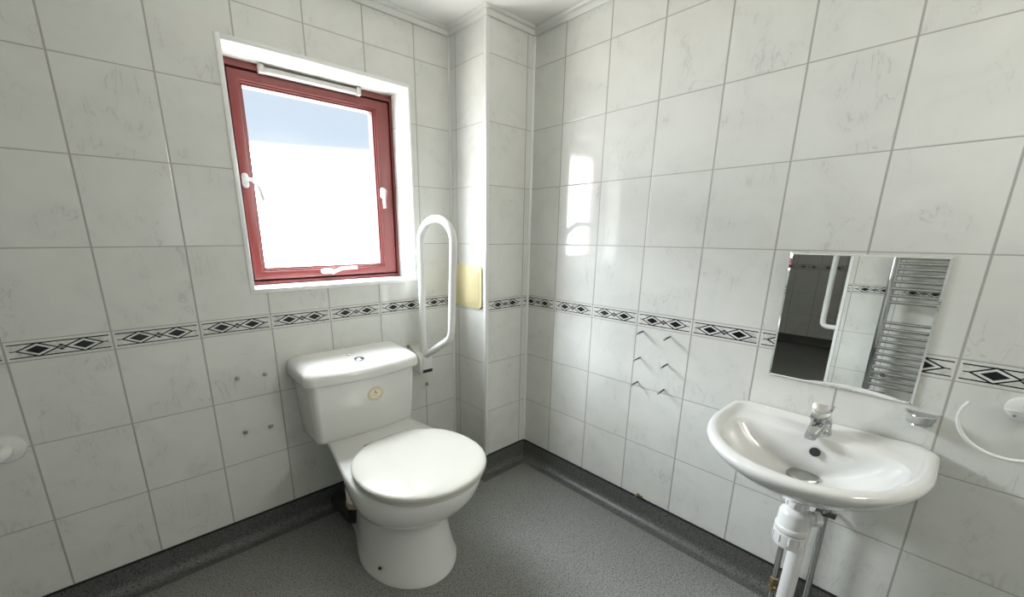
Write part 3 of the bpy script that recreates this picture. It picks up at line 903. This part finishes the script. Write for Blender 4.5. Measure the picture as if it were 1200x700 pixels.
# ------------------------------------------------------------------ added fill lamp, unseen behind the camera, brightens the window wall
LX, LZ = -.28, 1.72
lamp = thing('added_fill_lamp', 'added round fill lamp, unseen on the tiled wall behind the camera', 'lamp', (LX, Y_BACK, LZ))
bm = bmesh.new(); lathe(bm, [(.165, .0005), (.165, .022), (.158, .026)], (LX, Y_BACK, LZ), (0, 1, 0), n=40)
obj('fill_lamp_base', bm, M['trim'], lamp)
me = new_mat('fill_diffuser', (.9, .9, .88), .4, **{'Emission Strength': 15.0}); me.node_tree.nodes['Principled BSDF'].inputs['Emission Color'].default_value = (1.0, .97, .90, 1)
bm = bmesh.new(); lathe(bm, [(.157, .024), (.155, .045), (.135, .066), (.09, .080), (.04, .086), (.0, .087)], (LX, Y_BACK, LZ), (0, 1, 0), n=40)
obj('diffuser', bm, me, lamp)

# ------------------------------------------------------------------ daylight: bright overcast sky with a pale blue gap above the white horizon haze
w = bpy.data.worlds.new('sky'); scene.world = w; w.use_nodes = True
nt = w.node_tree; bg = nt.nodes['Background']
tc = nt.nodes.new('ShaderNodeTexCoord'); sp_ = nt.nodes.new('ShaderNodeSeparateXYZ'); nt.links.new(tc.outputs['Generated'], sp_.inputs[0])
el = N(nt, sp_.outputs['Z'])
SKY = 60.0
def cr(stops):
    stops = [(p, tuple(v / SKY for v in c)) for p, c in stops]
    n = nt.nodes.new('ShaderNodeValToRGB'); e = n.color_ramp.elements
    e[0].position, e[0].color = stops[0][0], (*stops[0][1], 1); e[1].position, e[1].color = stops[-1][0], (*stops[-1][1], 1)
    for p, c in stops[1:-1]:
        k = e.new(p); k.color = (*c, 1)
    return n
HZ = (12.0, 12.9, 13.7); HI = (33.0, 35.8, 38.0); ZE = (27., 29.2, 31.); GR = (9.0, 9.0, 8.6)
mapr = nt.nodes.new('ShaderNodeMapRange'); mapr.inputs[1].default_value = -.25; mapr.inputs[2].default_value = .75
nt.links.new(el.s, mapr.inputs[0])
def q(z): return z + .25
ramp = cr([(0.0, GR), (q(-.13), GR), (q(-.09), HZ), (q(.146), HZ), (q(.176), (.362, .416, .471)), (q(.20), (.327, .39, .457)), (q(.285), (.336, .385, .443)), (q(.32), HI), (q(.70), ZE), (1.0, ZE)])
nt.links.new(mapr.outputs[0], ramp.inputs[0]); nt.links.new(ramp.outputs[0], bg.inputs[0]); bg.inputs[1].default_value = SKY

# portal in the window opening guides sampling of the sky (adds no light of its own)
ld = bpy.data.lights.new('window_portal', 'AREA'); ld.shape = 'RECTANGLE'; ld.size = .68; ld.size_y = .80; ld.cycles.is_portal = True
lo = bpy.data.objects.new('window_portal', ld); COL.objects.link(lo)
lo.location = ((x0 + x1) / 2 if False else (WIN[0] + WIN[1]) / 2, DF + .09, (WIN[2] + WIN[3]) / 2); lo.rotation_euler = (-PI / 2, 0, 0)

# ------------------------------------------------------------------ camera
Rm = [[0.7527123413353962, -0.6583353753466186, 0.004320274136283428], [-0.16307302244035443, -0.19280042664945496, -0.9675924683646291], [0.6378333015401074, 0.7276142721600607, -0.25247999999095294]]
f, cx, cy = 481.63720573431846, 573.379223937139, 402.31367132374953
cd = bpy.data.cameras.new('camera'); co = bpy.data.objects.new('camera', cd); COL.objects.link(co); scene.camera = co
r, dn, fw = (Vector(v) for v in Rm)
m3 = Matrix((r, -dn, -fw)).transposed()
co.matrix_world = Matrix.Translation((-1.5051137, -1.6798813, 1.1851934)) @ m3.to_4x4()
cd.sensor_fit = 'HORIZONTAL'; cd.sensor_width = 36; cd.lens = 36 * f / 1200
cd.shift_x = (600 - cx) / 1200; cd.shift_y = (cy - 350) / 1200; cd.clip_start = .02

scene.view_settings.view_transform = 'Standard'; scene.view_settings.look = 'None'; scene.view_settings.gamma = 1.0
scene.view_settings.use_curve_mapping = False
scene.view_settings.exposure = 1.06
scene.cycles.max_bounces = 12; scene.cycles.diffuse_bounces = 8; scene.cycles.glossy_bounces = 6; scene.cycles.sample_clamp_indirect = 6.0
